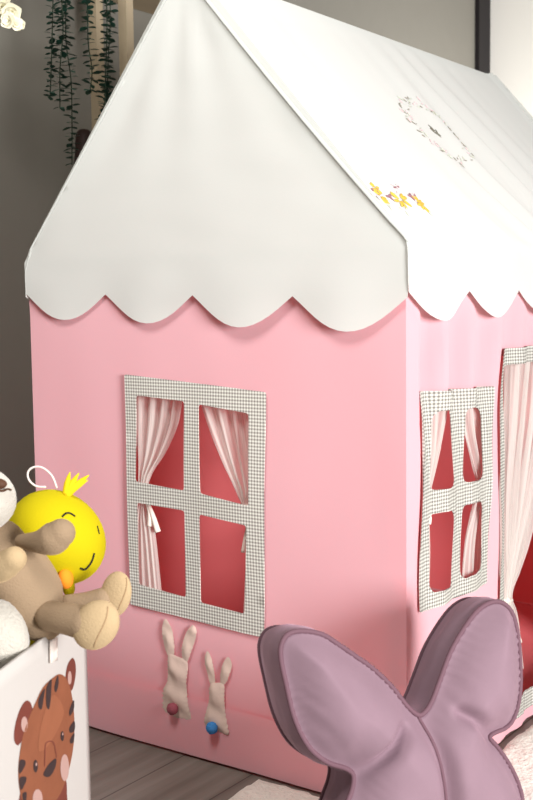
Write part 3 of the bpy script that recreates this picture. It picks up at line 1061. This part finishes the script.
# ------------------------------------------------------------------ yellow plush chick (plain, generic)
YEL = plain('yellow_plush', lin(188, 172, 10), 0.85, (420, 0.25, 0.001), 0.03, 0.3, 0.15)
ORG = plain('orange_felt', lin(236, 140, 36), 0.8, (300, 0.3, 0.001))
BLK = plain('black_stitch', lin(30, 26, 26), 0.5)
DY_ = 1.54
KY = DY_ / FPX
chick = empty('plush_chick', at(58, 630, DY_), 'round yellow plush chick with a feather tuft and white hanging loop', 'plush toy')
mb = MB()
hc = at(57, 537, DY_)
ax1 = (Rt * 0.75 - Up * 0.66).normalized(); ax2 = (Rt * 0.66 + Up * 0.75).normalized()
HA, HB = 52 * KY, 44 * KY
mb.ellipsoid(hc, (ax1 * HA, ax2 * HB, Fw * HB), 36, 24)
hd = mb.build('head', YEL, chick)
mb = MB()
mb.ellipsoid(at(45, 628, DY_ - 0.015), (Rt * 20 * KY, Up * 34 * KY, Fw * 20 * KY), 28, 18)
mb.build('body', YEL, chick)
def on_head(px, py, lift=0.0006):
    d = ray(px, py).normalized(); o_ = CAM - hc
    A3 = Matrix((ax1 / HA, ax2 / HB, Fw / HB))
    o2 = A3 @ o_; d2 = A3 @ d
    a_, b__, c_ = d2.dot(d2), 2 * o2.dot(d2), o2.dot(o2) - 1
    disc = b__ * b__ - 4 * a_ * c_
    t = (-b__ - math.sqrt(max(0, disc))) / (2 * a_)
    p = CAM + d * t
    return p + (p - hc).normalized() * lift
def thread(pts, r, name, mat):
    mb = MB(); mb.tube(spline([on_head(*p) for p in pts], 6), r, 8); mb.build(name, mat, hd)
thread([(62, 517), (66, 513.5), (70, 513.5), (75, 516.5)], 0.0012, 'eyebrow', BLK)
thread([(80, 568), (85, 569), (91, 562), (94, 553)], 0.0014, 'eye', BLK)
thread([(97, 526), (98, 530), (99, 534)], 0.0008, 'eyebrow', BLK)
mb = MB()
bk = on_head(65, 576, 0.004)
mb.ellipsoid(bk, (Rt * 7 * KY - Up * 5 * KY, Up * 9 * KY + Rt * 3 * KY, Fw * 9 * KY), 18, 12)
mb.build('beak', ORG, chick)
mb = MB()
mb.ellipsoid(at(69, 588, DY_ - 0.02), (Rt * 6 * KY, Up * 9 * KY, Fw * 8 * KY), 16, 10)
mb.build('chin', YEL, chick)
mb = MB()
for tip, wd in (((70, 472), 4.0), ((79, 473), 4.0), ((89, 475), 4.5), ((88, 480), 3.5)):
    a = at(66, 495, DY_ - 0.01); e = at(tip[0], tip[1], DY_ - 0.012)
    mid = a.lerp(e, 0.55) + Rt * -0.001
    P = spline([a, mid, e], 6); n_ = len(P)
    mb.tube(P, [wd * KY * (0.95 - 0.85 * (i / (n_ - 1)) ** 2.2) for i in range(n_)], 10)
mb.build('feather_tuft', plain('yellow_felt', lin(232, 196, 26), 0.85), chick)
mb = MB()
lp = spline([at(x, y, DY_ - 0.012) for x, y in ((57, 488), (52, 476), (43, 468), (34, 467), (28, 472), (29, 480), (36, 486), (46, 487))], 6)
mb.tube(lp, 0.0014, 8)
mb.build('hanging_loop', plain('white_cord', lin(226, 214, 210), 0.8), chick)

# white fluffy plush in the front of the box
mb = MB()
wc = at(-9, 643, DT_ - 0.035)
mb.ellipsoid(wc, (Rt * 37 * KP, Up * 44 * KP, Fw * 24 * KP), 40, 28, lambda ph, s_: 1 + 0.035 * nz(math.cos(ph) * 3, math.sin(ph) * 3, s_ * 3, 2.4))
tag(mb.build('plush_ball', FURW), 'white fluffy plush below the beige plush animal, at the near side of the tiger box', 'plush toy')

# ------------------------------------------------------------------ wall shelf with garlands
WOOD = plain('pale_wood', lin(184, 168, 142), 0.6, (40, 0.2, 0.002), 0.08)
XS = -1.05
sp1 = on_plane(126, 40, (XS, 0, 0), (1, 0, 0))
sy = sp1.y
zb = on_plane(128, 7.5, (WL, 0, 0), (1, 0, 0)).z
shelf = empty('wooden_shelf', (XS - 0.08, sy, 0.0), 'pale wooden shelf rack with slim posts against the grey wall', 'shelf')
mb = MB(); mb.box((WL + 0.003, sy - 0.75, zb), (XS + 0.03, sy + 0.55, zb + 0.03)); mb.build('shelf_board', WOOD, shelf, smooth=False)
mb = MB(); mb.box((WL + 0.003, sy + 0.1, 0.60), (XS + 0.03, sy + 0.55, 0.62)); mb.build('shelf_board', WOOD, shelf, smooth=False)
for (x0, x1, y) in ((XS - 0.012, XS + 0.014, sy), (XS - 0.108, XS - 0.084, sy), (XS - 0.012, XS + 0.014, sy + 0.5), (XS - 0.108, XS - 0.084, sy + 0.5)):
    mb = MB(); mb.box((x0, y - 0.012, 0.002), (x1, y + 0.012, zb)); mb.build('post', WOOD, shelf, smooth=False)

LEAF = plain('eucalyptus_leaf', lin(44, 84, 70), 0.55, None, 0.3, 0, 0.3, 60)
STEM = plain('garland_stem', lin(52, 66, 52), 0.7)
def leaf_shape(mb, base, d, nrm, ln, wd):
    d = d.normalized(); s_ = d.cross(nrm).normalized(); n_ = s_.cross(d)
    prof = [(0, .08), (.2, .6), (.45, 1), (.7, .9), (.9, .45), (1, .02)]
    vs = []; fs = []
    for t, w_ in prof:
        c = base + d * ln * t
        cup = n_ * (0.16 * wd * w_)
        vs += [c - s_ * wd * w_ + cup, c, c + s_ * wd * w_ + cup]
    for i in range(len(prof) - 1):
        for k in range(2):
            a = i * 3 + k
            fs.append((a, a + 1, a + 4, a + 3))
    mb.add(vs, fs)
def garland(pxs, xpl, label, dens=1.0, seed=0):
    rg = random.Random(seed)
    P = [on_plane(x, y, (xpl, 0, 0), (1, 0, 0)) for x, y in pxs]
    top = P[0].copy()
    up = Vector((XS + 0.032, top.y, zb + 0.02))
    Q = spline([up, up.lerp(top, 0.5) + Vector((0.004, 0, 0))] + P, 8)
    root = empty('eucalyptus_garland', up, label, 'garland', 'green garlands hanging from the wooden shelf')
    mb = MB(); mb.tube(Q, 0.0012, 6); mb.build('stem', STEM, root)
    lv = MB()
    # walk along the stem, a whorl of leaves every 13 mm or so
    acc = 0.0; nxt = 0.008; tw = 0
    for i in range(len(Q) - 1):
        a, c = Q[i], Q[i + 1]; ln = (c - a).length
        t = (c - a).normalized()
        while nxt <= acc + ln:
            p = a.lerp(c, (nxt - acc) / ln)
            side = t.orthogonal().normalized()
            tw += 1.57 + rg.uniform(-.3, .3)
            frac = min(1, nxt / 0.5)
            for s_ in (0, 2.1, 4.2):
                if rg.random() < 0.12: continue
                dd = Matrix.Rotation(tw + s_, 3, t) @ side
                dd = (dd + t * rg.uniform(-0.25, 0.45)).normalized()
                k = rg.uniform(0.75, 1.25) * dens
                leaf_shape(lv, p, dd, (t * -1 + Vector((rg.uniform(-.3, .3), rg.uniform(-.3, .3), 0))).normalized(), 0.018 * k, 0.0062 * k)
            nxt += rg.uniform(0.010, 0.014)
        acc += ln
    lv.build('leaves', LEAF, root)
garland([(53, -8), (52, 40), (51, 75), (50, 98)], XS + 0.045, 'short leftmost eucalyptus garland', 0.9, 1)
garland([(61, -8), (63, 30), (60, 70), (60, 108)], XS + 0.06, 'eucalyptus garland second from the left, hanging straight between two others', 1.0, 2)
garland([(66, -8), (66, 40), (71, 80), (72, 120), (72, 165)], XS + 0.05, 'longest eucalyptus garland, its tip low beside the white roof', 1.05, 3)
garland([(87, -8), (88, 40), (92, 70), (90, 92)], XS + 0.055, 'eucalyptus garland with leafy tip beside the thin rear post', 1.05, 4)
garland([(106, -8), (107, 30), (106, 65), (104, 130)], XS + 0.06, 'dense right-hand eucalyptus garland running down behind the white roof', 1.1, 5)
garland([(110, -8), (110, 30), (108, 65), (107, 130)], XS + 0.045, 'rightmost eucalyptus garland, just left of the front wooden post', 1.0, 6)

# dark jar on the lower shelf, only its shoulder shows past the roof
jp = on_plane(86, 205, (XS - 0.06, 0, 0), (1, 0, 0))
JZ = jp.z - 0.005
mb = MB(); mb.box((WL + 0.09, jp.y - 0.02, JZ - 0.02), (XS + 0.03, sy + 0.55, JZ)); mb.build('shelf_board', WOOD, shelf, smooth=False)
prof = [(0.0, 0.0), (0.020, 0.0), (0.026, 0.012), (0.027, 0.05), (0.025, 0.10), (0.022, 0.135), (0.021, 0.155), (0.0205, 0.165), (0.018, 0.174), (0.011, 0.181), (0.0, 0.183)]
vs = []; fs = []
for r_, z_ in prof:
    for k in range(24):
        vs.append(Vector((jp.x + r_ * math.cos(k * math.pi / 12), jp.y + r_ * math.sin(k * math.pi / 12), JZ + 0.0006 + z_)))
for i in range(len(prof) - 1):
    for k in range(24):
        fs.append((i * 24 + k, i * 24 + (k + 1) % 24, (i + 1) * 24 + (k + 1) % 24, (i + 1) * 24 + k))
tag(new_obj('brown_jar', vs, fs, plain('dark_brown_glaze', lin(60, 44, 40), 0.5)), 'small dark brown jar low on the wooden shelf, half hidden by the white roof', 'jar')

# ------------------------------------------------------------------ cream flowers, top left
fl = empty('flower_spray', at(-20, -30, 2.25), 'cream white flower spray hanging at the upper left before the grey wall', 'flowers')
PET = plain('cream_petal', lin(240, 236, 214), 0.7, None, 0.05)
rg = random.Random(12)
def blossom(px, py, dp, r):
    q = MB()
    c = at(px, py, dp)
    ax = Vector((rg.uniform(-.4, .8), rg.uniform(-1, -.2), rg.uniform(-.5, .2))).normalized()
    a = ax.orthogonal().normalized()
    for ring, (m_, tilt, sc) in enumerate(((5, 0.35, 1.0), (5, 0.75, 0.8), (3, 1.15, 0.55))):
        for k in range(m_):
            d = Matrix.Rotation(2 * math.pi * k / m_ + ring * 0.6 + rg.uniform(-.2, .2), 3, ax) @ a
            d = (d * math.cos(tilt) + ax * math.sin(tilt)).normalized()
            leaf_shape(q, c, d, ax, r * sc, r * 0.55 * sc)
    q.build('blossom', PET, fl)
for (x, y, r) in ((2, 6, .022), (10, 2, .022), (3, 17, .02), (12, 11, .022), (9, 21, .018), (17, 17, .018), (16, 24, .015), (21, 24, .012), (20, 28, .010), (-8, 10, .025), (-6, -6, .025), (6, -10, .025)):
    blossom(x, y, 2.25 + rg.uniform(-.015, .015), r)
mb = MB()
mb.tube(spline([at(-40, -60, 2.25), at(-20, -30, 2.26), at(2, 0, 2.26), at(12, 16, 2.26), at(20, 27, 2.25)], 6), 0.0016, 6)
mb.build('stem', STEM, fl)
